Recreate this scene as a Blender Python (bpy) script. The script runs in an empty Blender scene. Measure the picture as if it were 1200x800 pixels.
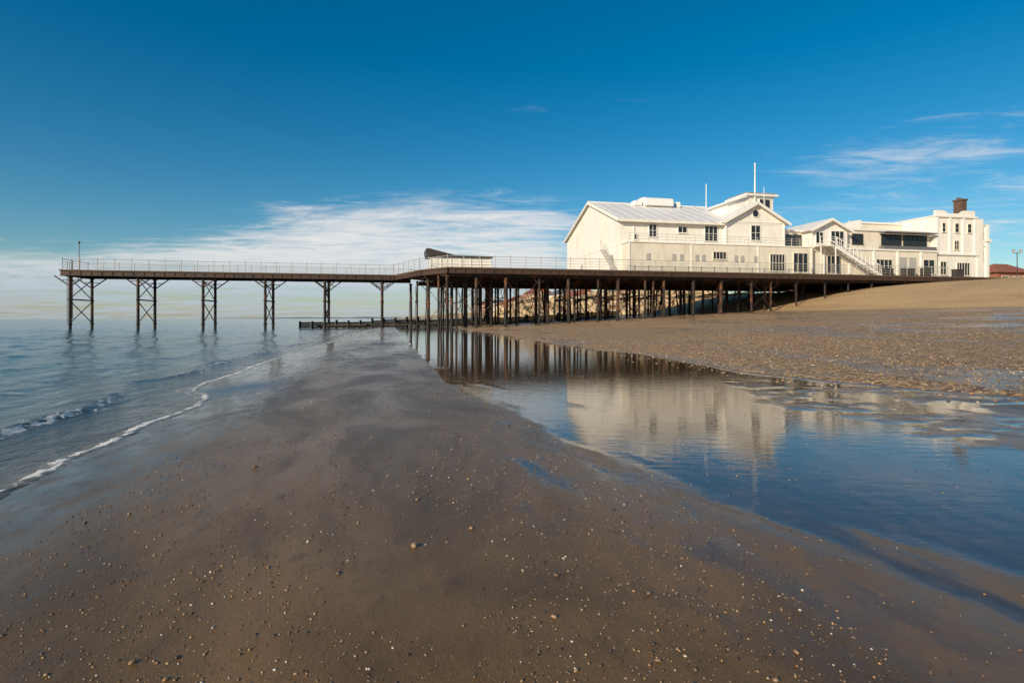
import bpy, math, random
import numpy as np
from mathutils import Vector, Matrix
random.seed(7); rng=np.random.default_rng(7)
scene=bpy.context.scene
A=math.atan(0.22); CA,SA=math.cos(A),math.sin(A)
P0=(-47.0,60.0)
CAM=(0,0,1.05)
# ---------------------------------------------------------------- noise
_T=rng.random((256,256))
def vnoise(x,y,sd=0):
    x=x+sd*17.31; y=y+sd*9.77
    xi=np.floor(x).astype(np.int64); yi=np.floor(y).astype(np.int64)
    fx=x-xi; fy=y-yi; fx=fx*fx*(3-2*fx); fy=fy*fy*(3-2*fy)
    a=_T[xi&255,yi&255]; b=_T[(xi+1)&255,yi&255]; c=_T[xi&255,(yi+1)&255]; d=_T[(xi+1)&255,(yi+1)&255]
    return (a*(1-fx)+b*fx)*(1-fy)+(c*(1-fx)+d*fx)*fy
def fbm(x,y,o=4,sd=0):
    s=0;amp=1;t=0
    for i in range(o):
        s=s+amp*(vnoise(x*2**i,y*2**i,sd+i*3)-.5); t+=amp; amp*=.5
    return s/t*2
def sst(a,b,x):
    t=np.clip((x-a)/(b-a),0,1); return t*t*(3-2*t)
SEA=-0.22; ZP=-0.015
PU=[-4000,-300,0,28,30,31.2,32.4,33.6,34.6,36,39.6,40.3,41.4,50,77,84,91,100,110,125,5000]
PZ=[-60,-14,-2.2,-.33,-.22,-.09,-.004,-.004,-.014,-.028,-.034,.03,.075,.40,1.9,3.6,4.9,5.6,5.9,6.0,6.0]
def sand(U,v):
    near=np.exp(-((U-31)/3.0)**2)
    off=(0.2-0.75*sst(-59.2,-57.3,v)+0.5*sst(-50,-38,v))*near+0.22*fbm(U*0+3.1,v*.55,3,5)*near
    lip=np.exp(-((U-40.2)/4.0)**2)
    off2=0.9*fbm(U*.15,v*.22,4,9)*lip+1.6*sst(-58,-66,v)*lip
    L1=np.exp(-((U-34.6)/1.7)**2)
    off3=(0.7*sst(-64,-68,v)-0.6*sst(-60,-48,v)+.8*fbm(U*.3,v*.25,4,12))*L1
    Ue=U-off-off2-off3
    z=np.interp(Ue,PU,PZ)
    flat=sst(30,32.5,U)*(1-sst(76,84,U))
    z=z+flat*(0.009*fbm(U*1.3+v*.25,v*.38,5,1)+0.004*fbm(U*3.2+v*.6,v*1.2,4,2))
    tr=np.exp(-((U-34.8)/1.0)**2)
    z=z+tr*.007*fbm(U*4.5+v*1.1,v*.55,4,14)
    bars=sst(37.0,38.3,U)*(1-sst(40.5,41.5,Ue))*(1-sst(-61.5,-58,v))
    z=z+bars*(0.017+0.017*fbm(U*1.1,v*1.9,4,4)+.016*fbm(U*3,v*6,4,15))
    sh=sst(41,46,U)
    z=z+sh*(0.05*fbm(U*.3,v*.12,4,6))+sst(74,84,U)*0.25*fbm(U*.12,v*.08,4,8)
    return z
def pfloor(U): return ZP-.5*sst(34.0,32.8,U)-.5*sst(41.5,43,U)
def terrain(U,v):
    z=sand(U,v)
    return np.where((U>32.8)&(U<43),np.maximum(z,pfloor(U)),z)
def axis(c,h,b,lo,hi):
    a=h/b; out=[c]; i=1
    while out[-1]<hi: out.append(c+a*math.sinh(b*i)); i+=1
    i=1; lo_=[]
    x=c
    while x>lo:
        x=c-a*math.sinh(b*i); lo_.append(x); i+=1
    return np.array(lo_[::-1]+out)
# ---------------------------------------------------------------- mats
def new_mat(name):
    m=bpy.data.materials.new(name); m.use_nodes=True
    nt=m.node_tree; b=nt.nodes['Principled BSDF']; return m,nt,b
class NB:
    def __init__(s,nt): s.nt=nt
    def n(s,t,**k):
        nd=s.nt.nodes.new(t)
        for a,b in k.items(): setattr(nd,a,b)
        return nd
    def put(s,sock,v):
        if hasattr(v,'is_output') or isinstance(v,bpy.types.NodeSocket): s.nt.links.new(v,sock)
        elif v is not None:
            if isinstance(v,(tuple,list)) and len(v)==3 and sock.type=='RGBA': v=(*v,1)
            sock.default_value=v
    def math(s,op,a,b=None,c=None,clamp=False):
        nd=s.n('ShaderNodeMath',operation=op); nd.use_clamp=clamp
        s.put(nd.inputs[0],a)
        if b is not None: s.put(nd.inputs[1],b)
        if c is not None: s.put(nd.inputs[2],c)
        return nd.outputs[0]
    def mix(s,f,a,b,blend='MIX'):
        nd=s.n('ShaderNodeMix',data_type='RGBA',blend_type=blend)
        s.put(nd.inputs[0],f); s.put(nd.inputs[6],a); s.put(nd.inputs[7],b); return nd.outputs[2]
    def mixf(s,f,a,b):
        nd=s.n('ShaderNodeMix',data_type='FLOAT')
        s.put(nd.inputs[0],f); s.put(nd.inputs[2],a); s.put(nd.inputs[3],b); return nd.outputs[0]
    def ss(s,v,a,b,lo=0.,hi=1.):
        nd=s.n('ShaderNodeMapRange',interpolation_type='SMOOTHSTEP')
        s.put(nd.inputs[0],v); s.put(nd.inputs[1],a); s.put(nd.inputs[2],b); s.put(nd.inputs[3],lo); s.put(nd.inputs[4],hi); return nd.outputs[0]
    def noise(s,vec,sc,det=4,rough=.55,dist=0.):
        nd=s.n('ShaderNodeTexNoise'); s.put(nd.inputs['Vector'],vec); nd.inputs['Scale'].default_value=sc
        nd.inputs['Detail'].default_value=det; nd.inputs['Roughness'].default_value=rough; nd.inputs['Distortion'].default_value=dist
        return nd.outputs[0]
    def vor(s,vec,sc,feat='F1'):
        nd=s.n('ShaderNodeTexVoronoi',feature=feat); s.put(nd.inputs['Vector'],vec); nd.inputs['Scale'].default_value=sc
        return nd
    def mapv(s,vec,scale=(1,1,1),rot=(0,0,0)):
        nd=s.n('ShaderNodeMapping'); s.put(nd.inputs[0],vec); nd.inputs['Scale'].default_value=scale; nd.inputs['Rotation'].default_value=rot
        return nd.outputs[0]
    def bump(s,h,st,dist,nrm=None):
        nd=s.n('ShaderNodeBump'); s.put(nd.inputs['Height'],h); s.put(nd.inputs['Strength'],st); nd.inputs['Distance'].default_value=dist
        if nrm is not None: s.put(nd.inputs['Normal'],nrm)
        return nd.outputs[0]
    def pos(s): return s.n('ShaderNodeNewGeometry').outputs['Position']
    def attr(s,name): return s.n('ShaderNodeAttribute',attribute_name=name)
    def sep(s,v):
        nd=s.n('ShaderNodeSeparateXYZ'); s.put(nd.inputs[0],v); return nd.outputs
def paint(name,col,rough=.55,dirt=.25,dcol=None,sc=1.2,bump=.02,streak=True):
    m,nt,b=new_mat(name); q=NB(nt); p=q.pos()
    n1=q.noise(q.mapv(p,(1,1,.25 if streak else 1)),sc,6,.65)
    n2=q.noise(p,sc*9,4,.6)
    dc=dcol or tuple(c*.55 for c in col)
    f=q.math('MULTIPLY',q.ss(n1,.45,.75),dirt)
    c=q.mix(f,col,dc); c=q.mix(q.math('MULTIPLY',q.ss(n2,.5,.8),dirt*.5),c,dc)
    q.put(b.inputs['Base Color'],c); q.put(b.inputs['Roughness'],q.mixf(n2,rough-.08,rough+.12))
    q.put(b.inputs['Normal'],q.bump(n2,.4,bump)); return m
M={}
M['white']=paint('white_paint',(.84,.80,.73),.5,.42,(.56,.47,.36))
M['cream']=paint('cream_render',(.75,.69,.58),.65,.48,(.44,.37,.28))
M['trim']=paint('trim_white',(.82,.80,.75),.45,.15)
M['roof']=paint('roof_sheet',(.82,.80,.77),.45,.35,(.52,.49,.44),streak=False)
M['dark']=paint('dark_joinery',(.05,.04,.035),.5,.2)
M['slate']=paint('slate_grey',(.14,.14,.15),.6,.3)
M['brick']=paint('brick_red',(.30,.12,.07),.8,.4,(.18,.09,.06))
M['brownstone']=paint('brown_masonry',(.12,.07,.045),.8,.3)
M['tile']=paint('roof_tile',(.28,.10,.06),.8,.3)
M['galv']=paint('galvanised_steel',(.42,.41,.38),.4,.3,(.25,.16,.10))
M['deckwood']=paint('deck_timber',(.13,.09,.06),.75,.4)
M['timber']=paint('weathered_timber',(.05,.037,.026),.8,.5,(.025,.027,.018))
M['fascia']=paint('fascia_brown_steel',(.065,.034,.021),.6,.8,(.014,.011,.010),sc=.7)
m,nt,b=new_mat('window_glass'); b.inputs['Base Color'].default_value=(.02,.022,.025,1); b.inputs['Roughness'].default_value=.08; M['glass']=m
m,nt,b=new_mat('rusted_iron'); q=NB(nt); p=q.pos(); z=q.sep(p)[2]
n1=q.noise(p,1.1,6,.7); n2=q.noise(q.mapv(p,(1,1,.3)),5,5,.7)
c=q.mix(q.ss(n1,.47,.66),(.016,.011,.009),(.15,.056,.020))
c=q.mix(q.ss(n2,.61,.72),c,(.26,.17,.10))
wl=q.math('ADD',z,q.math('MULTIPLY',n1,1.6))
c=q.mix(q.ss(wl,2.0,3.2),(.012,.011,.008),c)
q.put(b.inputs['Base Color'],c); b.inputs['Roughness'].default_value=.7; q.put(b.inputs['Normal'],q.bump(n2,.5,.03)); M['rust']=m
m,nt,b=new_mat('rock_stone'); q=NB(nt); p=q.pos(); oc=q.attr('Col').outputs['Color']
n1=q.noise(p,2.2,6,.65); q.put(b.inputs['Base Color'],q.mix(q.ss(n1,.45,.8),oc,(.16,.12,.08))); b.inputs['Roughness'].default_value=.85
q.put(b.inputs['Normal'],q.bump(n1,.7,.08)); M['rock']=m
m,nt,b=new_mat('pebble_stone'); q=NB(nt); p=q.pos(); oc=q.attr('Col').outputs['Color']
n1=q.noise(p,90,3,.6); q.put(b.inputs['Base Color'],q.mix(q.ss(n1,.4,.8,0,.5),oc,(.05,.035,.025))); b.inputs['Roughness'].default_value=.4; M['pebble']=m
# ---------------------------------------------------------------- ground material
m,nt,b=new_mat('wet_sand_and_shingle'); q=NB(nt); p=q.pos(); at=q.attr('masks').outputs['Color']
s3=q.n('ShaderNodeSeparateColor'); q.put(s3.inputs[0],at); pool,shing,steep=s3.outputs
pr=q.mapv(p,(1,1,1),(0,0,-A))
long=q.mapv(pr,(1.0,.45,1),(0,0,.12))
big=q.noise(long,.9,5,.62,.6); mid=q.noise(long,5.5,6,.68,.6); fine=q.noise(p,60,4,.7); grain=q.noise(p,330,3,.75)
sc=q.mix(q.ss(big,.38,.66),(.200,.112,.044),(.105,.061,.026))
sc=q.mix(q.ss(mid,.50,.72,0,.65),sc,(.060,.036,.017))
sc=q.mix(q.ss(grain,.56,.74,0,.7),sc,(.40,.27,.14))
sc=q.mix(q.ss(grain,.45,.26,0,.75),sc,(.020,.014,.010))
sc=q.mix(q.ss(fine,.56,.72,0,.6),sc,(.036,.024,.014))
vf=q.vor(p,38); fl=q.math('MULTIPLY',q.ss(vf.outputs['Distance'],.18,.10),q.ss(q.sep(vf.outputs['Color'])[0],.76,.80))
sc=q.mix(q.math('MULTIPLY',fl,q.ss(big,.40,.6)),sc,q.mix(q.ss(q.sep(vf.outputs['Color'])[1],.45,.55),(.025,.018,.014),(.42,.31,.20)))
pc=q.mix(q.ss(mid,.4,.7),(.058,.037,.020),(.120,.074,.037))
v1=q.vor(p,13); v2=q.vor(p,30); r1=q.sep(v1.outputs['Color'])[0]; r2=q.sep(v2.outputs['Color'])[1]
g=q.mix(q.ss(r1,.1,.9),(.21,.115,.050),(.54,.34,.165)); g=q.mix(q.ss(r2,.78,.95,0,.9),g,(.62,.52,.40)); g=q.mix(q.ss(r2,.3,.12,0,.7),g,(.09,.06,.042))
wn=q.noise(q.mapv(pr,(.35,.10,1)),1.0,6,.66,.7)
wetm=q.math('MULTIPLY',q.ss(q.math('ADD',wn,q.math('MULTIPLY',q.math('SUBTRACT',mid,.5),.25)),.48,.57),q.math('SUBTRACT',1.,steep,clamp=True))
gw=q.mix(wetm,g,q.mix(.55,g,(.06,.038,.022)))
gd=q.mix(q.noise(p,.35,5,.6),(.72,.50,.27),(.56,.38,.195)); gdry=q.mix(.5,g,gd)
gdn=q.noise(q.mapv(pr,(.25,.06,1)),1.4,5,.6,.3)
gdry=q.mix(q.ss(gdn,.52,.62,0,.35),gdry,(.28,.18,.095))
gw=q.mix(steep,gw,gdry)
mixs=q.ss(q.math('ADD',shing,q.math('MULTIPLY',q.math('SUBTRACT',mid,.5),.9)),.35,.65)
pl=q.ss(q.math('ADD',pool,q.math('MULTIPLY',q.math('SUBTRACT',mid,.5),1.0)),.16,.80)
col=q.mix(pl,sc,pc); col=q.mix(mixs,col,gw)
q.put(b.inputs['Base Color'],col)
ro=q.mixf(q.ss(big,.35,.65),.17,.32); ro=q.math('ADD',ro,q.math('MULTIPLY',grain,.08)); ro=q.mixf(pl,ro,.03)
rs=q.mixf(wetm,.8,.14); rs=q.mixf(steep,rs,.9); ro=q.mixf(mixs,ro,rs)
q.put(b.inputs['Roughness'],ro); b.inputs['IOR'].default_value=1.33
q.put(b.inputs['Specular IOR Level'],q.mixf(pl,.40,.85))
h1=q.bump(grain,q.mixf(pl,.6,0.),.0020)
h2=q.bump(fine,q.mixf(pl,.6,.02),.0045,h1)
h3=q.bump(mid,q.mixf(pl,.40,.03),.011,h2)
rip=q.noise(q.mapv(p,(1,3.4,1),(0,0,.45)),3.4,4,.55,.5)
h4=q.bump(rip,q.mixf(pl,.05,.11),.012,h3)
hs=q.bump(v1.outputs['Distance'],q.math('MULTIPLY',mixs,q.mixf(wetm,.8,.22)),.05,h4)
q.put(b.inputs['Normal'],hs); M['ground']=m
# ---------------------------------------------------------------- sea material
m,nt,b=new_mat('sea_water'); q=NB(nt); p=q.pos(); at=q.attr('masks').outputs['Color']
s3=q.n('ShaderNodeSeparateColor'); q.put(s3.inputs[0],at); foam,shal,_=s3.outputs
pr=q.mapv(p,(1,1,1),(0,0,-A))
nb=q.noise(q.mapv(pr,(1,.4,1)),1.6,6,.6,.5); nf=q.noise(q.mapv(pr,(1,.5,1)),7,6,.65,.8); vv=q.vor(q.mapv(pr,(1,.6,1)),9,'DISTANCE_TO_EDGE')
c=q.mix(q.ss(q.math('ADD',shal,q.math('MULTIPLY',q.math('SUBTRACT',nb,.5),.7)),0.,.95),(.014,.065,.075),(.14,.095,.050))
lace=q.math('SUBTRACT',q.math('MULTIPLY',q.math('SUBTRACT',nf,.5),1.5),q.math('MULTIPLY',vv.outputs['Distance'],1.1))
ff=q.ss(q.math('ADD',foam,lace),.34,.58)
c=q.mix(ff,c,(.78,.75,.70)); q.put(b.inputs['Base Color'],c)
q.put(b.inputs['Roughness'],q.mixf(ff,.07,.6)); b.inputs['IOR'].default_value=1.333
h=q.bump(nb,.8,.13); h=q.bump(nf,.6,.025,h); h=q.bump(ff,.5,.012,h)
q.put(b.inputs['Normal'],h); M['sea']=m
# ---------------------------------------------------------------- mesh utils
def grid_obj(name,Us,Vs,zf,maskf,mat):
    UU,VV=np.meshgrid(Us,Vs); Z=zf(UU,VV)
    X=P0[0]+CA*UU-SA*VV; Y=P0[1]+SA*UU+CA*VV
    co=np.stack([X,Y,Z],-1).reshape(-1,3).astype(np.float32)
    nu,nv=len(Us),len(Vs); idx=np.arange(nu*nv).reshape(nv,nu)
    f=np.stack([idx[:-1,:-1],idx[:-1,1:],idx[1:,1:],idx[1:,:-1]],-1).reshape(-1,4)
    me=bpy.data.meshes.new(name); me.vertices.add(len(co)); me.vertices.foreach_set('co',co.ravel())
    me.loops.add(f.size); me.loops.foreach_set('vertex_index',f.ravel().astype(np.int32))
    me.polygons.add(len(f)); me.polygons.foreach_set('loop_start',(np.arange(len(f))*4).astype(np.int32))
    me.polygons.foreach_set('use_smooth',np.ones(len(f),bool))
    me.update(calc_edges=True)
    a=me.color_attributes.new('masks','FLOAT_COLOR','POINT')
    a.data.foreach_set('color',maskf(UU,VV,Z).reshape(-1,4).astype(np.float32).ravel())
    me.materials.append(mat); o=bpy.data.objects.new(name,me); scene.collection.objects.link(o); return o
def gmask(U,v,Z):
    s=sand(U,v)
    pool=np.where((U>32.8)&(U<43),sst(-.009,.002,pfloor(U)-s),0)
    lipn=U-(40.6+0.9*fbm(U*.15,v*.22,4,9)+1.6*sst(-58,-66,v))
    sh=np.where(U>38,sst(-.3,.7,lipn),0)
    sh=np.maximum(sh,sst(-.012,.010,s)*sst(36.5,38,U)*.75)
    steep=sst(73,79,U+2*fbm(U*.1,v*.05,3,3))
    sw=sst(32.6,30.6,U)*.55; pool=np.maximum(pool,sw)
    film=(.36+.40*fbm(U*.55,v*.12,4,50))*sst(-62,-50,v)*sst(41,39,U)+(.34+.25*fbm(U*.9+v*.15,v*.3,4,51))*sst(41,39,U)*sst(32.6,34.8,U+.6*fbm(U*.5,v*.3,3,52))
    pool=np.maximum(pool,film)
    return np.stack([pool,sh,steep,np.ones_like(U)],-1)
Us=np.concatenate([-axis(-26,.3,.06,-27,4000)[::-1][:-1] , np.arange(26.05,44,.045), 44+np.cumsum(np.minimum(.05*1.012**np.arange(420),40))])
Us=np.unique(np.round(Us,4)); ext=[]
x=Us[-1]
while x<5000: x+= x*.05+1; ext.append(x)
Us=np.concatenate([Us,ext])
Vs=axis(-66.5,.035,.019,-110,5000)
ground=grid_obj('beach_ground',Us,Vs,terrain,gmask,M['ground'])
def shoreU(v):
    u=np.linspace(28,32.5,91)
    T=sand(u[:,None]+0*v[None,:],v[None,:]+0*u[:,None])
    idx=np.argmax(T>SEA+.012,axis=0); return u[idx]
Vsea=axis(-66.5,.04,.019,-120,5000)
SU=shoreU(Vsea)
def seaz(U,v):
    S=np.interp(v,Vsea,SU); d=S-U
    amp=sst(.0,2.5,d)
    z=SEA+.012+0*U
    w1=np.sin((U*1.25+1.6*fbm(U*.08,v*.10,3,21))*2.0)
    w2=np.sin(U*4.3+v*1.1+2.5*fbm(U*.3,v*.2,2,22))
    far=1-sst(80,400,np.hypot(U-33,v+68))
    z=z+amp*far*(.036*w1*(.6+.6*fbm(U*.1,v*.08,2,25))+.014*w2+.050*fbm(U*.9,v*.45,4,23))
    dd=d-1.2-.5*fbm(v*0,v*.35,3,30)
    gate=sst(-.35,.35,fbm(v*0+9,v*.16,3,31)+.15)
    z=z+.05*np.exp(-(dd/np.where(dd>0,.32,.12))**2)*gate*far
    z=z+.015*np.exp(-(d/.10)**2)
    z=z-.05*sst(-.1,-.6,d)-2*sst(-.6,-1.2,d)
    return z
def seam(U,v,Z):
    S=np.interp(v,Vsea,SU); d=S-U
    wd_=.08+.06*fbm(v*0+1,v*1.3,3,60)
    f=(.85+.35*fbm(v*0+4,v*.9,4,61))*np.exp(-((d-.03)/np.maximum(wd_,.03))**2)
    dd=d-1.2-.5*fbm(v*0,v*.35,3,30)
    gate=sst(-.35,.35,fbm(v*0+9,v*.16,3,31)+.15)
    f=np.maximum(f,gate*.66*np.exp(-((dd+.10)/.14)**2)*sst(.1,.4,d))
    f=np.maximum(f,.36*np.exp(-(d/1.0))*sst(-.1,.1,d)*(1+.8*fbm(U*.8,v*.6,3,62)))
    d3=d-3.2-.8*fbm(v*0,v*.2,3,33); f=np.maximum(f,.38*np.exp(-(d3/.15)**2)*sst(0,.5,fbm(v*0+2,v*.2,3,35)))
    return np.stack([f,np.exp(-np.maximum(d,0)/2.6),0*U,0*U+1],-1)
a=np.arange(20,27.2,.07); far_=-axis(-20,.08,.03,-20.01,4500)[::-1]
Usea=np.unique(np.round(np.concatenate([far_[far_<19.95],a,np.arange(27.24,32.4,.035)]),4))
sea=grid_obj('sea_water',Usea,Vsea,seaz,seam,M['sea'])
# ---------------------------------------------------------------- builder
class MB:
    def __init__(s): s.v=[]; s.f=[]
    def box(s,u0,u1,v0,v1,z0,z1):
        n=len(s.v); s.v+=[(u0,v0,z0),(u1,v0,z0),(u1,v1,z0),(u0,v1,z0),(u0,v0,z1),(u1,v0,z1),(u1,v1,z1),(u0,v1,z1)]
        s.f+=[tuple(n+i for i in t) for t in ((0,3,2,1),(4,5,6,7),(0,1,5,4),(1,2,6,5),(2,3,7,6),(3,0,4,7))]; return s
    def poly(s,pts,fs): n=len(s.v); s.v+=pts; s.f+=[tuple(n+i for i in f) for f in fs]; return s
    def cyl(s,a,b,r,r2=None,n=8,caps=True):
        a=Vector(a);b=Vector(b); r2=r if r2 is None else r2
        d=(b-a).normalized(); x=d.orthogonal().normalized(); y=d.cross(x)
        k=len(s.v)
        for c,rr in ((a,r),(b,r2)):
            for i in range(n):
                t=2*math.pi*i/n; s.v.append(tuple(c+x*rr*math.cos(t)+y*rr*math.sin(t)))
        for i in range(n):
            j=(i+1)%n; s.f.append((k+i,k+j,k+n+j,k+n+i))
        if caps: s.f.append(tuple(k+i for i in range(n))[::-1]); s.f.append(tuple(k+n+i for i in range(n)))
        return s
    def beam(s,a,b,w,h):
        a=Vector(a);b=Vector(b); d=(b-a).normalized()
        up=Vector((0,0,1)) if abs(d.z)<.95 else Vector((1,0,0))
        x=d.cross(up).normalized(); y=x.cross(d)
        k=len(s.v)
        for c in (a,b):
            for sx,sy in ((-1,-1),(1,-1),(1,1),(-1,1)): s.v.append(tuple(c+x*w/2*sx+y*h/2*sy))
        s.f+=[(k,k+1,k+5,k+4),(k+1,k+2,k+6,k+5),(k+2,k+3,k+7,k+6),(k+3,k,k+4,k+7),(k+3,k+2,k+1,k),(k+4,k+5,k+6,k+7)]; return s
    def prism_v(s,prof,v0,v1):
        n=len(prof); k=len(s.v)
        s.v+=[(u,v0,z) for u,z in prof]+[(u,v1,z) for u,z in prof]
        s.f.append(tuple(k+i for i in range(n))); s.f.append(tuple(k+n+i for i in range(n))[::-1])
        for i in range(n):
            j=(i+1)%n; s.f.append((k+i,k+n+i,k+n+j,k+j))
        return s
    def prism_u(s,prof,u0,u1):
        n=len(prof); k=len(s.v)
        s.v+=[(u0,v,z) for v,z in prof]+[(u1,v,z) for v,z in prof]
        s.f.append(tuple(k+i for i in range(n))); s.f.append(tuple(k+n+i for i in range(n))[::-1])
        for i in range(n):
            j=(i+1)%n; s.f.append((k+i,k+n+i,k+n+j,k+j))
        return s
def empty(name):
    e=bpy.data.objects.new(name,None); scene.collection.objects.link(e)
    e.location=(P0[0],P0[1],0); e.rotation_euler=(0,0,A); e.empty_display_size=1; return e
import bmesh
def part(par,name,mb,mat,smooth=False,bev=0):
    me=bpy.data.meshes.new(name); me.from_pydata(mb.v,[],mb.f); 
    bm=bmesh.new(); bm.from_mesh(me); bmesh.ops.recalc_face_normals(bm,faces=bm.faces); bm.to_mesh(me); bm.free()
    me.materials.append(mat)
    o=bpy.data.objects.new(name,me); scene.collection.objects.link(o); o.parent=par
    if bev:
        mo=o.modifiers.new('bevel','BEVEL'); mo.width=bev; mo.segments=1
    return o
def tz(U,v): return float(terrain(np.array([float(U)]),np.array([float(v)]))[0])
DK=6.2
# ---------------------------------------------------------------- PIER
pier=empty('seaside_pier')
deck=MB()
pts=[(-.6,-.2),(33.9,-.2),(36.4,-8),(38.9,-12),(113,-12),(113,11.5),(41,11.5),(36,5.6),(-.6,5.6)]
n=len(pts)
deck.poly([(u,v,DK-.14) for u,v in pts]+[(u,v,DK) for u,v in pts],[tuple(range(n))[::-1],tuple(range(n,2*n))]+[(i,(i+1)%n,n+(i+1)%n,n+i) for i in range(n)])
part(pier,'deck',deck,M['deckwood'])
fas=MB()
def fbeam(a,b,z,w=.22,h=.42): fas.beam((a[0],a[1],z),(b[0],b[1],z),w,h)
for a,b in (((-.5,.0),(33.9,.0)),((-.5,5.4),(36,5.4)),((-.5,.11),(-.5,5.29)),((34.1,-.4),(36.6,-7.9)),((36.7,-8.0),(39.0,-11.7)),((39.1,-11.8),(112,-11.8)),((41,11.3),(112,11.3))):
    fbeam(a,b,DK-.36); fas.beam((a[0],a[1],DK-.60),(b[0],b[1],DK-.60),.34,.06)
for i in range(34): fas.box(.3+i*1.0,.38+i*1.0,-.17,-.112,DK-.56,DK-.15)
for i in range(74): fas.box(39.6+i*.98,39.7+i*.98,-11.98,-11.912,DK-.56,DK-.15)
part(pier,'fascia_beams',fas,M['fascia'])
legs=MB(); br=MB()
for k in range(6):
    u=.2+6.45*k; v0,v1=.3,4.9
    zb0=tz(u,v0)-.5; zb1=tz(u,v1)-.5
    legs.cyl((u,v0,zb0),(u,v0,DK-.62),.15,n=10); legs.cyl((u,v1,zb1),(u,v1,DK-.62),.15,n=10)
    for vv in (v0,v1):
        legs.cyl((u,vv,3.0),(u,vv,3.14),.21,n=10); legs.cyl((u,vv,DK-.75),(u,vv,DK-.62),.24,n=10); legs.cyl((u,vv,.35),(u,vv,.5),.21,n=10)
    br.beam((u,v0-.2,DK-.5),(u,v1+.3,DK-.5),.2,.3)
    br.beam((u,v0,3.07),(u,v1,3.07),.12,.14)
    for (za,zb) in ((3.2,DK-.8),(.6,2.95)):
        br.cyl((u+.03,v0,za),(u+.03,v1,zb),.05,n=6); br.cyl((u-.05,v1,za),(u-.05,v0,zb),.05,n=6)
    for vv in (v0,v1):
        for s in (-1,1):
            br.beam((u,vv,DK-1.75),(u+s*1.45,vv,DK-.64),.09,.11)
            br.cyl((u+s*.1,vv,DK-1.1),(u+s*.75,vv,DK-1.1),.035,n=6)
rows=[-11.2,-7.6,-3.2,1.8,6.3,10.8]
for ri,vv in enumerate(rows):
    u=36.2+max(0,(-vv-6))*.55 if vv<2 else 37.5+max(0,vv-5)*.6
    j=0
    while u<103:
        uu=u+random.uniform(-.35,.35); g=tz(uu,vv)
        if DK-.9-g>.5:
            r=random.choice((.10,.12,.14,.18)); lean=random.uniform(-.08,.08)
            legs.cyl((uu+lean,vv,g-.4),(uu,vv,DK-.9),r,n=8)
            legs.cyl((uu,vv,DK-1.10),(uu,vv,DK-1.0),r+.07,n=8)
            if DK-g>3.4:
                zc=g+(DK-g)*random.uniform(.35,.55); legs.cyl((uu+lean*.5,vv,zc),(uu+lean*.5,vv,zc+.10),r+.05,n=8)
                if random.random()<.28:
                    for s in (-1,1): br.beam((uu,vv,DK-1.6),(uu+s*.75,vv,DK-.92),.06,.08)
            if ri<len(rows)-1 and DK-g>2.8:
                v2=rows[ri+1]
                if j%2==0:
                    br.cyl((uu+.04,vv,g+.5),(uu+.04,v2,DK-1.2),.03,n=5); br.cyl((uu-.04,v2,g+.5),(uu-.04,vv,DK-1.2),.03,n=5)
                br.beam((uu,vv,g+(DK-g)*.5),(uu,v2,g+(DK-g)*.5),.09,.10)
            if random.random()<.18 and DK-g>3.0:
                br.cyl((uu,vv+.06,g+.5),(uu+3.5,vv+.06,DK-1.2),.03,n=5)
                if random.random()<.6: br.cyl((uu+3.5,vv-.06,g+.6),(uu,vv-.06,DK-1.2),.03,n=5)
            if random.random()<.14 and DK-g>2.6: legs.cyl((uu+random.uniform(.8,1.6),vv+.3,g-.4),(uu+random.uniform(.6,2.0),vv,DK-.9),.10,n=7)
        u+=random.choice((2.7,3.2,3.6,4.1)); j+=1
    us=38.3 if vv<-9 else 36.8
    br.beam((us+(2 if vv>9 else 0),vv,DK-.76),(108,vv,DK-.76),.2,.28)
u=39.5
while u<108:
    br.beam((u,-11.6,DK-.47),(u,11.1,DK-.47),.16,.26); u+=2.3
for i in range(9):
    uu=38.2+i*1.15; vv=-10+i*1.9; g=tz(uu,vv); legs.cyl((uu,vv,g-.4),(uu,vv,DK-.75),.12,n=8)
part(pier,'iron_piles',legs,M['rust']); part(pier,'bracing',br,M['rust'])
rl=MB(); rp=MB()
def rail(a,b,sp=1.6,h=1.12,n=4):
    L=math.hypot(b[0]-a[0],b[1]-a[1]); k=max(1,round(L/sp))
    for i in range(k+1):
        t=i/k; x=a[0]+(b[0]-a[0])*t; y=a[1]+(b[1]-a[1])*t
        rp.cyl((x,y,DK),(x,y,DK+h+.05),.032,n=6); rp.cyl((x,y,DK+h+.04),(x,y,DK+h+.12),.05,n=6)
    for j in range(n):
        z=DK+h*(j+1)/n; rl.cyl((a[0],a[1],z),(b[0],b[1],z),.028 if j==n-1 else .017,n=5)
rail((-.4,.05),(33.8,.05)); rail((-.4,5.35),(36,5.35)); rail((-.4,.05),(-.4,5.35))
rail((33.8,.05),(36.4,-7.9)); rail((36.4,-7.9),(38.95,-11.7)); rail((38.95,-11.8),(92,-11.8)); rail((36,5.35),(41,11.2)); rail((41,11.2),(58,11.2)); rail((92,-11.8),(100.5,-11.8),sp=1.2)
part(pier,'railing_posts',rp,M['galv']); part(pier,'railing_bars',rl,M['galv'])
pd=MB(); pd.cyl((1.0,.4,DK),(1.0,.4,9.0),.035,n=6); pd.cyl((1,.4,9.0),(1,.4,9.25),.10,n=8); pd.box(-.55,-.45,2.2,2.25,1,7.3)
for i in range(16): pd.box(-.8,-.78,1.8,2.3,.8+i*.35,.84+i*.35)
pd.box(-.81,-.77,1.78,1.82,.5,7.2); pd.box(-.81,-.77,2.28,2.32,.5,7.2)
part(pier,'end_ladder_and_light',pd,M['dark'])
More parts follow.
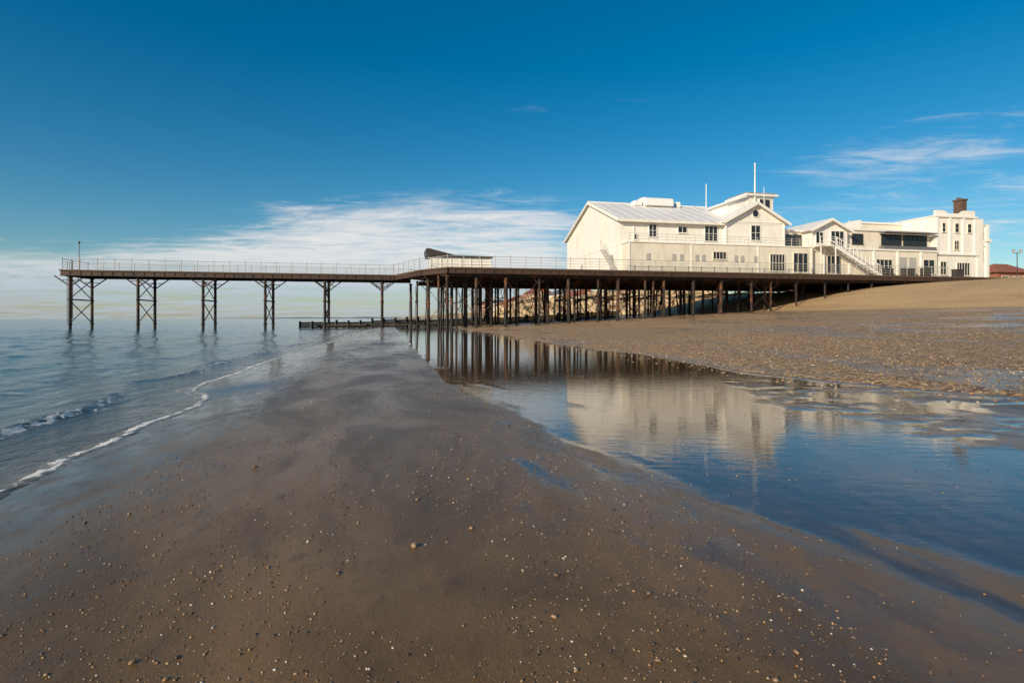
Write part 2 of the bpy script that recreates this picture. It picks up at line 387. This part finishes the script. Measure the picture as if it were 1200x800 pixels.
def windows(par,name,lst,axis_='v',frame='trim',glass='glass'):
    f=MB(); g=MB()
    for w in lst:
        p_,a0,a1,z0,z1,nx,nz=w
        t=.06
        def B(mb,x0,x1,zz0,zz1,d0,d1):
            if axis_=='v': mb.box(x0,x1,p_-d1,p_-d0,zz0,zz1)
            else: mb.box(p_-d1,p_-d0,x0,x1,zz0,zz1)
        B(g,a0+t,a1-t,z0+t,z1-t,.004,.03)
        B(f,a0,a0+t,z0,z1,-.02,.09); B(f,a1-t,a1,z0,z1,-.02,.09); B(f,a0+t,a1-t,z1-t,z1,-.02,.085); B(f,a0-.06,a1+.06,z0-.06,z0,-.02,.14); B(f,a0+t,a1-t,z0,z0+t,-.02,.08)
        for i in range(1,nx):
            x=a0+(a1-a0)*i/nx; B(f,x-.022,x+.022,z0+t,z1-t,.032,.07)
        for i in range(1,nz):
            zz=z0+(z1-z0)*i/nz; B(f,a0+t,a1-t,zz-.018,zz+.018,.034,.066)
    part(par,name+'_glass',g,M[glass]); part(par,name+'_frames',f,M[frame])
# ---------------------------------------------------------------- PAVILION
pav=empty('pier_pavilion_building')
u0,u1,v0,v1=58.5,79.2,-9.0,10.0; EZ,RZ,vm=12.2,15.8,.5
w=MB(); w.prism_u([(v0,DK),(v1,DK),(v1,EZ),(vm,RZ),(v0,EZ)],u0,u1); part(pav,'walls',w,M['white'])
r=MB()
def slab(mb,a,b,th,ua,ub):
    d=Vector((b[0]-a[0],b[1]-a[1])).normalized(); nx=(-d.y,d.x)
    if nx[1]<0: nx=(d.y,-d.x)
    mb.prism_u([a,b,(b[0]+nx[0]*th,b[1]+nx[1]*th),(a[0]+nx[0]*th,a[1]+nx[1]*th)],ua,ub)
sl=(RZ-EZ)/(vm-v0)
slab(r,(v0-.5,EZ-.5*sl+.01),(vm,RZ+.01),.16,u0-.35,u1+.1); slab(r,(v1+.5,EZ-.5*sl+.01),(vm+.005,RZ+.01),.16,u0-.35,u1+.1)
for i in range(14):
    uu=u0+.3+i*1.5; slab(r,(v0-.5,EZ-.5*sl+.171),(vm-.1,RZ+.13),.03,uu,uu+.05)
r.cyl((u0-.35,vm,RZ+.15),(u1+.1,vm,RZ+.15),.14,n=8)
part(pav,'roof',r,M['roof'])
t=MB(); t.beam((u0-.40,v0-.5,EZ-.22),(u0-.40,vm,RZ-.02),.08,.24); t.beam((u0-.40,v1+.5,EZ-.22),(u0-.40,vm,RZ-.02),.08,.24)
t.box(u0-.3,71.2,v0-.62,v0-.50,EZ-.36,EZ-.16)
for uu in (60.2,71.0): t.cyl((uu,v0-.08,9.5),(uu,v0-.08,EZ-.1),.05,n=6)
t.box(u0-.04,u0,-4.4,-4.3,DK,EZ+1.6)
t.box(u0-.04,u0,v0,v1,9.3,9.36)
part(pav,'trim',t,M['white'])
rv=MB(); prof=[(-1.5,15.5),(2.5,15.5),(2.5,16.3)]+[(.5+2.0*math.cos(a_),16.3+.45*math.sin(a_)) for a_ in [math.pi*i/10 for i in range(1,10)]]+[(-1.5,16.3)]
rv.prism_u(prof,65.3,69.2); rv.box(63.9,65.0,-1,0,15.5,16.15); rv.box(69.9,70.5,-.9,-.1,15.5,16.25); part(pav,'ridge_ventilator',rv,M['roof'],bev=.08)
lo=MB(); lo.box(u0+.2,82.0,-10.9,-9.02,DK,9.35); part(pav,'lower_storey',lo,M['cream'])
cp=MB(); cp.box(u0+.1,82.1,-11.0,-9.04,9.35,9.47)
for uu in (58.72,66.2,74.6,81.7): cp.box(uu,uu+.18,-10.96,-10.9,DK,9.35)
part(pav,'terrace_coping',cp,M['white'])
tr=MB()
for i in range(21):
    uu=58.8+i*1.13; tr.cyl((uu,-10.85,9.47),(uu,-10.85,10.35),.03,n=5)
for z_ in (9.75,10.05,10.35): tr.cyl((58.8,-10.85,z_),(81.6,-10.85,z_),.022,n=5)
part(pav,'terrace_railing',tr,M['galv'])
windows(pav,'upper_windows',[(v0,62.0,63.0,10.3,11.75,2,2),(v0,65.6,66.8,10.85,11.6,2,1),(v0,69.0,70.7,10.0,11.8,3,2),(v0,60.1,60.6,9.9,10.6,1,1)])
windows(pav,'lower_windows',[(-10.9,68.9,70.6,7.7,8.6,4,1),(-10.9,76.2,78.2,6.5,8.5,5,2),(-10.9,79.3,81.3,6.4,8.7,3,1)],frame='cream')
vs_=MB()
for uu in (60.8,63.9,64.8,66.7,67.5,71.6,72.4,74.1): vs_.box(uu,uu+.45,-10.96,-10.9,7.5,8.2)
part(pav,'wall_vents',vs_,M['galv'])
gd_=MB(); gd_.box(u0-.03,u0,-7.2,-6.2,DK,8.4); gd_.box(u0-.03,u0,3.2,4.0,7.2,8.2); part(pav,'side_door',gd_,M['galv'])
sg=MB(); sg.beam((58.0,-8.8,DK+.2),(58.0,-5.0,9.2),.5,.12)
for i in range(6): sg.cyl((57.75,-8.6+i*.7,DK+.35+i*.55),(57.75,-8.6+i*.7,DK+1.3+i*.55),.025,n=5)
sg.cyl((57.75,-8.6,DK+1.3),(57.75,-5.1,DK+4.05),.03,n=5)
part(pav,'side_stair',sg,M['galv'])
cg=MB(); cg.prism_v([(71.4,9.36),(79.3,9.36),(79.3,12.4),(75.35,14.55),(71.4,12.4)],-9.5,-1.0); part(pav,'cross_gable_walls',cg,M['white'])
cr=MB()
def slabv(mb,a,b,th,va,vb):
    d=Vector((b[0]-a[0],b[1]-a[1])).normalized(); nx=(-d.y,d.x)
    if nx[1]<0: nx=(d.y,-d.x)
    mb.prism_v([a,b,(b[0]+nx[0]*th,b[1]+nx[1]*th),(a[0]+nx[0]*th,a[1]+nx[1]*th)],va,vb)
slabv(cr,(70.9,12.14),(75.35,14.56),.16,-10.0,1.0); slabv(cr,(79.8,12.14),(75.355,14.56),.16,-10.0,1.0)
part(pav,'cross_gable_roof',cr,M['roof'])
ct=MB(); ct.beam((70.9,-10.04,12.1),(75.35,-10.04,14.52),.07,.3); ct.beam((79.8,-10.04,12.1),(75.35,-10.04,14.52),.07,.3); ct.box(71.4,79.3,-9.57,-9.5,12.3,12.42)
for uu in (71.4,79.1): ct.box(uu,uu+.18,-9.57,-9.5,9.5,12.3)
part(pav,'cross_gable_trim',ct,M['trim'])
rw=MB(); rw.cyl((75.35,-9.53,13.35),(75.35,-9.47,13.35),.42,n=20); part(pav,'round_window_glass',rw,M['glass'])
rr=MB()
for i in range(20):
    a0_=2*math.pi*i/20; a1_=2*math.pi*(i+1)/20
    rr.beam((75.35+.46*math.cos(a0_),-9.55,13.35+.46*math.sin(a0_)),(75.35+.46*math.cos(a1_),-9.55,13.35+.46*math.sin(a1_)),.07,.1)
part(pav,'round_window_frame',rr,M['trim'])
windows(pav,'cross_gable_windows',[(-9.5,74.7,76.0,10.2,12.0,2,2)])
tw=MB(); tw.box(76.6,80.2,-6.2,-2.4,12.3,16.2); tw.prism_v([(73.9,13),(76.6,13),(76.6,16.0),(73.9,15.2)],-6.1,-2.5); part(pav,'tower_walls',tw,M['white'])
tc=MB(); tc.box(76.2,80.7,-6.6,-2.0,16.2,16.42); tc.box(76.7,80.2,-6.1,-2.5,16.42,16.6)
tc.poly([(76.3,-6.5,16.6),(80.6,-6.5,16.6),(80.6,-2.1,16.6),(76.3,-2.1,16.6),(78.4,-4.3,17.1)],[(0,1,4),(1,2,4),(2,3,4),(3,0,4),(3,2,1,0)])
tc.prism_v([(73.5,15.1),(76.4,16.0),(76.4,16.15),(73.5,15.3)],-6.5,-2.1); part(pav,'tower_roof',tc,M['trim'])
windows(pav,'tower_windows',[(-6.2,78.2,79.8,14.3,15.9,2,1)]); windows(pav,'tower_side_windows',[(76.6,-5.6,-4.4,15.2,15.9,1,1)],axis_='u')
fp=MB(); fp.cyl((77.5,-6.4,14),(77.5,-6.4,20.1),.10,.07,n=8); fp.cyl((77.5,-6.4,20.1),(77.5,-6.4,20.25),.1,n=8); fp.cyl((74.7,.0,14),(74.7,.0,19.0),.08,.05,n=8); fp.cyl((76.7,-9.2,12),(76.7,-9.2,16.6),.04,.03,n=6)
part(pav,'flagpoles',fp,M['trim'])
# ---------------------------------------------------------------- MIDDLE ARCADE
arc=empty('pier_entrance_arcade')
a_=MB(); a_.box(79.32,82.6,-8.6,6,DK,11.6); a_.box(82.1,100.6,-10.3,6,DK,9.5); a_.box(88.0,100.7,-9.2,5.5,9.52,12.0); a_.box(92.5,100.8,-5.0,5,12.02,13.7); part(arc,'walls',a_,M['cream'])
a2=MB(); a2.box(79.25,82.7,-8.8,-8.62,11.55,11.75); a2.box(82.05,100.6,-10.45,-10.3,9.35,9.55); a2.box(87.9,100.8,-9.4,-9.2,11.9,12.12); a2.box(92.4,100.8,-5.15,-5.0,13.6,13.85)
a2.prism_v([(86.6,11.5),(93,12.02),(93,13.8),(92.2,13.7),(86.6,12.3)],-6.5,-6.0)
for uu in (84,87.5,91,94.5,98): a2.box(uu,uu+.25,-10.4,-10.3,DK,9.35)
part(arc,'trim',a2,M['trim'])
g2=MB(); g2.prism_v([(82.6,9.52),(87.6,9.52),(87.6,11.7),(85.1,12.9),(82.6,11.7)],-10.0,4); part(arc,'gabled_bay_walls',g2,M['white'])
g3=MB(); slabv(g3,(82.1,11.48),(85.1,12.92),.14,-10.5,4.2); slabv(g3,(88.1,11.48),(85.105,12.92),.14,-10.5,4.2); part(arc,'gabled_bay_roof',g3,M['roof'])
g4=MB(); g4.beam((82.1,-10.54,11.44),(85.1,-10.54,12.88),.07,.26); g4.beam((88.1,-10.54,11.44),(85.1,-10.54,12.88),.07,.26); part(arc,'bargeboards',g4,M['trim'])
windows(arc,'bay_windows',[(-10.0,83.1,84.2,10.0,11.4,2,1),(-10.0,85.2,87.1,9.7,11.6,3,2)])
windows(arc,'link_windows',[(-8.6,79.7,82.3,9.8,11.2,4,2)],frame='slate')
windows(arc,'upper_glazing',[(-9.2,93.3,96.3,10.0,11.6,4,1),(-9.2,96.6,100.2,10.0,11.6,5,1),(-9.2,89.0,90.6,10.2,11.5,2,1)],frame='dark')
windows(arc,'lower_glazing',[(-10.3,84.4,86.2,6.4,8.6,3,1),(-10.3,91.4,93.8,6.7,8.3,4,2),(-10.3,98.4,100.2,6.6,8.4,2,2)],frame='cream')
sh_=MB()
for uu in (94.9,96.3): sh_.box(uu,uu+1.1,-10.34,-10.3,6.3,8.6)
part(arc,'shutters',sh_,M['galv'])
aw=MB(); aw.box(92.8,100.6,-10.4,-9.43,11.62,11.78); aw.box(92.7,100.6,-10.25,-9.5,9.57,10.0); part(arc,'canopy',aw,M['slate'])
st=MB(); N=22
for i in range(N):
    t_=i/N; uu=84.6+6.2*t_; zz=9.6-3.3*t_; st.box(uu,uu+.3,-11.7,-10.5,zz-.05,zz)
for vv in (-11.72,-10.48): st.beam((84.5,vv,9.45),(90.9,vv,6.1),.06,.34); st.beam((84.5,vv,10.6),(90.9,vv,7.25),.05,.08); st.beam((84.5,vv,10.1),(90.9,vv,6.75),.03,.05)
for i in range(12):
    t_=i/11; uu=84.6+6.2*t_; zz=9.5-3.3*t_
    for vv in (-11.72,-10.48): st.cyl((uu,vv,zz),(uu,vv,zz+1.1),.03,n=5)
st.box(82.3,84.6,-11.75,-10.47,9.5,9.62); st.box(82.4,82.5,-11.7,-11.6,DK,9.5); st.box(84.4,84.5,-11.7,-11.6,DK,9.5)
for z_ in (10.05,10.6): st.cyl((82.3,-11.7,z_),(84.6,-11.7,z_),.03,n=5)
for uu in (82.35,83.4,84.5): st.cyl((uu,-11.7,9.6),(uu,-11.7,10.65),.03,n=5)
part(arc,'external_staircase',st,M['trim'])
bn=MB()
for i,(uu,ww,hh) in enumerate([(91.8,1.2,.8),(94.5,1.8,.9),(97.4,1.0,1.0),(102.2,1.4,.9)]): bn.box(uu,uu+ww,-11.3,-10.8,DK,DK+hh); bn.box(uu-.06,uu+ww+.06,-11.36,-10.74,DK+hh,DK+hh+.08)
part(arc,'deck_benches',bn,M['dark'],bev=.03)
# ---------------------------------------------------------------- THEATRE FRONT
th=empty('theatre_front_building')
b1=MB(); b1.box(100.9,107.4,-9.8,6,DK-.3,14.0); b1.box(107.42,109.7,-9.4,6,DK-.3,13.1); b1.box(107.42,108.4,-9.9,-9.42,DK-.3,13.9)
b1.prism_v([(107.42,13.12),(109.5,13.12),(109.1,13.6),(108.4,13.8),(107.42,14.4)],-9.2,-8.2)
b1.prism_v([(101.2,14.14),(107.3,14.14),(107.3,14.9),(105.6,14.9),(105.0,14.5),(103.0,14.45),(102.5,14.8),(101.2,14.8)],-9.7,-9.3)
part(th,'walls',b1,M['white'])
b2=MB()
for z_ in (14.0,9.2): b2.box(100.8,107.5,-10.0,-9.8,z_-.1,z_+.12)
b2.box(100.8,107.4,-9.79,6.1,14.002,14.13); b2.box(107.44,109.9,-9.6,6.1,13.1,13.25); b2.box(107.5,109.85,-9.55,-9.4,10.4,10.6)
for uu in (101.0,103.0,105.1,107.0): b2.box(uu,uu+.32,-9.94,-9.8,9.3,13.9)
b2.box(109.3,109.72,-9.65,-9.4,DK,13.1)
b2.box(109.1,110.0,-9.8,-9.3,11.0,11.3)
part(th,'cornices_and_pilasters',b2,M['trim'])
ch=MB(); ch.box(106.5,107.35,-8.6,-7.5,14.14,16.5); ch.box(106.4,107.45,-8.7,-7.4,16.5,16.7)
for i in range(2): ch.cyl((106.7+i*.4,-7.9,16.7),(106.7+i*.4,-7.9,17.0),.11,n=8)
part(th,'chimney',ch,M['brownstone'])
windows(th,'windows',[(-9.8,101.9,102.5,12.0,13.2,1,2),(-9.8,103.9,104.6,12.0,13.2,1,2),(-9.8,105.9,106.6,12.0,13.2,1,2),(-9.8,103.8,104.6,9.8,11.0,2,2),(-9.8,101.6,102.6,6.6,8.3,2,2),(-9.8,104.2,106.3,6.5,8.2,5,1),(-9.4,108.5,109.1,8.6,9.8,2,2),(-9.4,108.5,109.1,11.4,12.5,2,2)],frame='cream')
# ---------------------------------------------------------------- KIOSK
ks=empty('deck_shelter')
k1=MB(); k1.box(37.6,44.2,-7.2,-4.0,DK,7.7); part(ks,'walls',k1,M['white'])
k2=MB(); k2.prism_v([(37.2,7.72),(44.4,7.72),(44.4,7.82),(40.2,7.88),(37.4,8.55),(37.1,8.5)],-7.5,-3.8); part(ks,'roof',k2,M['dark'])
k3=MB()
for i in range(7): k3.box(37.6+i*1.08,37.68+i*1.08,-7.26,-7.2,DK,7.7)
k3.box(37.6,44.2,-7.25,-7.2,6.9,6.98); part(ks,'panel_battens',k3,M['trim'])
# ---------------------------------------------------------------- GROYNE
gr=empty('timber_groyne'); g_=MB(); pl_=MB()
u=22.0
while u<66:
    zt=max(tz(u,8.5),-.3)+(1.0 if u>26 else .8); g_.box(u,u+.28,8.35,8.6,zt-2.2,zt+random.uniform(.05,.3)); u+=1.5
for i in range(29):
    ua=22+i*1.5; za=max(tz(ua,8.5),-.3)+.75
    for k in range(4): pl_.beam((ua+.02,8.2,za-k*.26+random.uniform(-.02,.02)),(ua+1.48,8.2,za-k*.26+.03),.09,.23)
part(gr,'posts',g_,M['timber']); part(gr,'planks',pl_,M['timber'])
g5=MB()
for i in range(24):
    ua=25+i*.9; vv=4.5-.08*i; zt=max(tz(ua,vv),SEA)+.35
    g5.box(ua,ua+.22,vv,vv+.22,zt-1.2,zt+random.uniform(-.1,.2))
g5.beam((24.6,4.4,.15),(46.5,2.6,.55),.25,.22)
part(gr,'old_stumps',g5,M['timber'])
# ---------------------------------------------------------------- rocks / pebbles
def ico(sub):
    bm=bmesh.new(); bmesh.ops.create_icosphere(bm,subdivisions=sub,radius=1); v=np.array([x.co[:] for x in bm.verts]); f=np.array([[q_.index for q_ in x.verts] for x in bm.faces]); bm.free(); return v,f
def scatter(name,sub,px,py,pz,size,flat,cols,mat,jit=.25,smooth=False):
    bv,bf=ico(sub); n=len(px); nv=len(bv)
    ang=rng.random(n)*6.283; c,s=np.cos(ang),np.sin(ang)
    sc=np.stack([size*(.75+.6*rng.random(n)),size*(.6+.4*rng.random(n)),size*flat*(.7+.5*rng.random(n))],-1)
    v=bv[None]*(1+jit*(rng.random((n,nv,1))-.5)*2)*sc[:,None,:]
    x=v[...,0]*c[:,None]-v[...,1]*s[:,None]+px[:,None]; y=v[...,0]*s[:,None]+v[...,1]*c[:,None]+py[:,None]; z=v[...,2]+pz[:,None]
    co=np.stack([x,y,z],-1).reshape(-1,3).astype(np.float32)
    f=(bf[None]+(np.arange(n)*nv)[:,None,None]).reshape(-1,3).astype(np.int32)
    me=bpy.data.meshes.new(name); me.vertices.add(len(co)); me.vertices.foreach_set('co',co.ravel())
    me.loops.add(f.size); me.loops.foreach_set('vertex_index',f.ravel()); me.polygons.add(len(f)); me.polygons.foreach_set('loop_start',(np.arange(len(f))*3).astype(np.int32))
    me.polygons.foreach_set('use_smooth',np.full(len(f),smooth)); me.update(calc_edges=True)
    a=me.color_attributes.new('Col','FLOAT_COLOR','POINT'); cc=np.concatenate([cols,np.ones((n,1))],1); a.data.foreach_set('color',np.repeat(cc,nv,0).astype(np.float32).ravel())
    me.materials.append(mat); o=bpy.data.objects.new(name,me); scene.collection.objects.link(o); return o
pal=np.array([[.42,.30,.19],[.30,.19,.11],[.55,.47,.37],[.16,.10,.065],[.06,.045,.035],[.62,.57,.50],[.36,.21,.10]])
def cols(n,w): 
    i=rng.choice(len(pal),n,p=np.array(w)/sum(w)); return pal[i]*(.8+.4*rng.random((n,1)))
def toW(U,v): return P0[0]+CA*U-SA*v, P0[1]+SA*U+CA*v
def place(U,v): 
    x,y=toW(U,v); return x,y,terrain(U,v)
n=1300; U=rng.uniform(50,92,n); v=25+rng.random(n)*9; lay=rng.random(n)
x,y,z=place(U,v); z=z+lay*np.clip((4.4-np.abs(v-29.5)*.85),0,4.4)*np.clip((U-48)/8,0,1)
rc=np.array([.52,.39,.24])*(.6+.7*rng.random((n,1)))*np.ones((n,3))
scatter('rock_armour',2,x,y,z,.5+.5*rng.random(n),.8,rc,M['rock'],.22)
n=34000; d=1.3+13*rng.random(n)**1.3; th_=rng.uniform(-.9,.95,n); X=d*np.tan(th_*.9)*.9; Y=d
U=(X-P0[0])*CA+(Y-P0[1])*SA; v=-(X-P0[0])*SA+(Y-P0[1])*CA
cl=fbm(U*1.2,v*.6,4,40)+.55*rng.random(n); k=(U>31.2)&(cl>.12)&((U<34.6)|(rng.random(n)<.25)); U=U[k];v=v[k]; n=len(U)
size=.0020+.0050*rng.random(n)**3+(rng.random(n)<.012)*.009*rng.random(n)
x,y,z=place(U,v); scatter('sand_pebbles',1,x,y,z+size*.25,size,.6,cols(n,[3,3,1,4,5,.5,2.5]),M['pebble'],.15,True)
big=[(-.45,2.62,.020),(-.72,2.35,.010),(-1.05,2.45,.010),(-.55,3.3,.012),(-1.9,4.2,.016),(.15,2.0,.009),(.9,1.8,.009),(-2.4,3.2,.012),(.45,1.75,.008),(-1.2,1.8,.010)]
X=np.array([b_[0] for b_ in big]); Y=np.array([b_[1] for b_ in big]); S=np.array([b_[2] for b_ in big])
U=(X-P0[0])*CA+(Y-P0[1])*SA; v=-(X-P0[0])*SA+(Y-P0[1])*CA
scatter('beach_stones',3,X,Y,terrain(U,v)+S*.3,S,.65,cols(len(big),[4,3,0,2,0,0,3])*.8,M['pebble'],.04,True)
n=70000; v=-67+55*rng.random(n)**1.6*1.0; U=38.5+36*rng.random(n)**1.5
cl=fbm(U*.35,v*.2,4,41)+.6*rng.random(n); k=cl>.15; U=U[k];v=v[k]
lipn=U-(40.2+0.9*fbm(U*.15,v*.22,4,9)+1.6*sst(-58,-66,v)); k=lipn>-.2-1.6*rng.random(len(U))**3; U=U[k]; v=v[k]; n=len(U)
size=.009+.020*rng.random(n)**2
x,y,z=place(U,v); scatter('shingle_stones',1,x,y,z+size*.1,size,.6,cols(n,[4,4,1.0,3,1,.3,5]),M['pebble'],.15,True)
# ---------------------------------------------------------------- distant things
def terrace(name,uu,vv,L,D,H,mat,roofm):
    e=empty(name); z0=5.7
    a=MB(); a.box(uu,uu+D,vv,vv+L,z0,z0+H); part(e,'walls',a,M[mat])
    rr_=MB(); rr_.prism_v([(uu-.4,z0+H),(uu+D+.4,z0+H),(uu+D/2,z0+H+D*.3)],vv-.3,vv+L+.3); part(e,'roof',rr_,M[roofm])
    ws=[]
    for fl in range(int(H//3)):
        for k in range(int(D//3)): ws.append((vv,uu+1+k*3,uu+2.2+k*3,z0+1+fl*3,z0+2.5+fl*3,1,1))
    windows(e,'windows',ws)
    ws=[]
    for fl in range(int(H//3)):
        for k in range(int(L//4)): ws.append((uu,vv+1+k*4,vv+2.4+k*4,z0+1+fl*3,z0+2.5+fl*3,1,1))
    windows(e,'side_windows',ws,axis_='u')
vv=90
for i in range(13):
    L=random.uniform(18,34); H=random.choice((6.5,9.5,12.5,9.5)); terrace('seafront_terrace_house',125+random.uniform(-3,8)+i*.5,vv,L,random.uniform(9,13),H,random.choice(('cream','white','brick','cream')),random.choice(('slate','tile')))
    vv+=L+random.uniform(3,14)
e=empty('brick_seafront_shelter'); a=MB(); a.box(134.5,142,8,13,5.9,8.9); part(e,'walls',a,M['brick'])
a=MB(); a.poly([(134,7.5,8.9),(142.5,7.5,8.9),(142.5,13.5,8.9),(134,13.5,8.9),(136.8,10.5,10.6),(139.7,10.5,10.6)],[(0,1,5,4),(1,2,5),(2,3,4,5),(3,0,4),(3,2,1,0)]); part(e,'hipped_roof',a,M['tile'])
windows(e,'windows',[(8,135.3,136.6,6.8,8.3,2,1),(8,137.6,139.0,6.0,8.2,2,1),(8,139.8,141.2,6.8,8.3,2,1)])
def lamp(uu,v_):
    e=empty('street_lamp'); z=tz(uu,v_); a=MB(); a.cyl((uu,v_,z-.1),(uu,v_,z+.9),.12,.10,n=10); a.cyl((uu,v_,z+.9),(uu,v_,z+5.2),.07,.05,n=10)
    a.beam((uu-.7,v_,z+5.0),(uu+.7,v_,z+5.0),.05,.06); part(e,'column',a,M['dark'])
    b_=MB()
    for s in (-.7,.7): b_.cyl((uu+s,v_,z+5.05),(uu+s,v_,z+5.45),.12,.22,n=8); b_.cyl((uu+s,v_,z+5.45),(uu+s,v_,z+5.65),.25,.03,n=8)
    part(e,'lanterns',b_,M['galv'])
lamp(127.6,0); lamp(150,30); lamp(176,60)
e=empty('promenade_railing'); a=MB()
for i in range(60):
    uu=118+i*.35; vv_=-6-i*1.6; a.cyl((uu,vv_,tz(uu,vv_)-.1),(uu,vv_,tz(uu,vv_)+1.0),.04,n=6)
    if i: a.cyl((uu-.35,vv_+1.6,tz(uu-.35,vv_+1.6)+1.0),(uu,vv_,tz(uu,vv_)+1.0),.03,n=5)
part(e,'posts_and_rail',a,M['galv'])
n=60; vs2=[]; fs=[]
for i in range(n+1):
    t_=i/n; X=-2300+3000*t_; h_=4+13*max(0,math.sin(t_*3.0))*(.6+.4*math.sin(i*.9)*math.sin(i*.37)); Y=4300+100*math.sin(i)
    vs2+=[(X,Y-250,-2),(X,Y,h_*.75),(X,Y+300,h_),(X,Y+900,-2)]
for i in range(n):
    for k in range(3): a0=i*4+k; fs.append((a0,a0+4,a0+5,a0+1))
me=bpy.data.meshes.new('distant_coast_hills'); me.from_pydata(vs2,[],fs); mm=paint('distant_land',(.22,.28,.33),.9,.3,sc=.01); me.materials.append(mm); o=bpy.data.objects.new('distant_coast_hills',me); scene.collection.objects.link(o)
# ---------------------------------------------------------------- sun & sky
EL=math.radians(22); sx,sy=-.66,-.75; AZ=math.atan2(sx,sy)
sd=Vector((sx*math.cos(EL),sy*math.cos(EL),math.sin(EL))).normalized()
L=bpy.data.lights.new('sun','SUN'); L.energy=4.9; L.angle=math.radians(.5); L.color=(1,.85,.63)
so=bpy.data.objects.new('sun',L); so.rotation_euler=(-sd).to_track_quat('-Z','Y').to_euler(); scene.collection.objects.link(so)
wd=bpy.data.worlds.new('World'); scene.world=wd; wd.use_nodes=True; nt=wd.node_tree; q=NB(nt)
bg=nt.nodes['Background']; sk=q.n('ShaderNodeTexSky',sky_type='NISHITA'); sk.sun_disc=False; sk.sun_elevation=EL; sk.sun_rotation=AZ%(2*math.pi)
sk.dust_density=.5; sk.ozone_density=3.0; sk.air_density=1.0
hs=q.n('ShaderNodeHueSaturation'); hs.inputs['Saturation'].default_value=1.45; hs.inputs['Hue'].default_value=.490; hs.inputs['Value'].default_value=1.0; q.put(hs.inputs['Color'],sk.outputs[0])
dirv=q.n('ShaderNodeTexCoord').outputs['Generated']; X,Y,Z=q.sep(dirv)
zc=q.math('ADD',q.math('MAXIMUM',Z,0.),.05)
cx=q.math('DIVIDE',X,zc); cy=q.math('DIVIDE',Y,zc)
cv=q.n('ShaderNodeCombineXYZ'); q.put(cv.inputs[0],cx); q.put(cv.inputs[1],cy)
n1=q.noise(q.mapv(cv.outputs[0],(.55,.9,1),(0,0,.25)),1.0,8,.62,.5); n2=q.noise(q.mapv(cv.outputs[0],(1,2.2,1),(0,0,-.35)),1.6,8,.7,.8)
nn=q.math('ADD',q.math('MULTIPLY',n1,.55),q.math('MULTIPLY',n2,.45))
top=q.ss(X,-.72,-.15,.085,.21)
b1_=q.math('MULTIPLY',q.ss(q.math('SUBTRACT',Z,top),.04,-.06),q.ss(X,.24,.0))
b1_=q.math('MULTIPLY',b1_,q.ss(Z,.03,.07,.5,1.))
b2_=q.math('MULTIPLY',q.math('MULTIPLY',q.ss(Z,.06,.14),q.ss(Z,.34,.22)),q.ss(X,.34,.52))
b3_=q.ss(Z,.16,.04)
cov=q.math('ADD',q.math('MULTIPLY',b1_,.29),q.math('ADD',q.math('MULTIPLY',b2_,.145),q.math('MULTIPLY',b3_,.10)))
cl=q.ss(q.math('ADD',nn,cov),.58,.88); cl=q.math('MULTIPLY',cl,.9)
ccol=q.mix(q.ss(Z,.02,.13),(4.6,5.5,6.5),(8.6,8.3,8.1))
out=q.mix(cl,hs.outputs[0],ccol)
q.put(bg.inputs['Color'],out); bg.inputs['Strength'].default_value=.1
# ---------------------------------------------------------------- camera
cam=bpy.data.cameras.new('camera'); cam.lens=20.0; cam.sensor_width=36; cam.clip_end=12000; cam.clip_start=.05
cam.shift_y=-27/1200
co=bpy.data.objects.new('camera',cam); co.location=CAM; co.rotation_euler=(math.radians(90),0,0); scene.collection.objects.link(co); scene.camera=co
scene.view_settings.view_transform='Standard'; scene.view_settings.look='None'; scene.view_settings.exposure=0
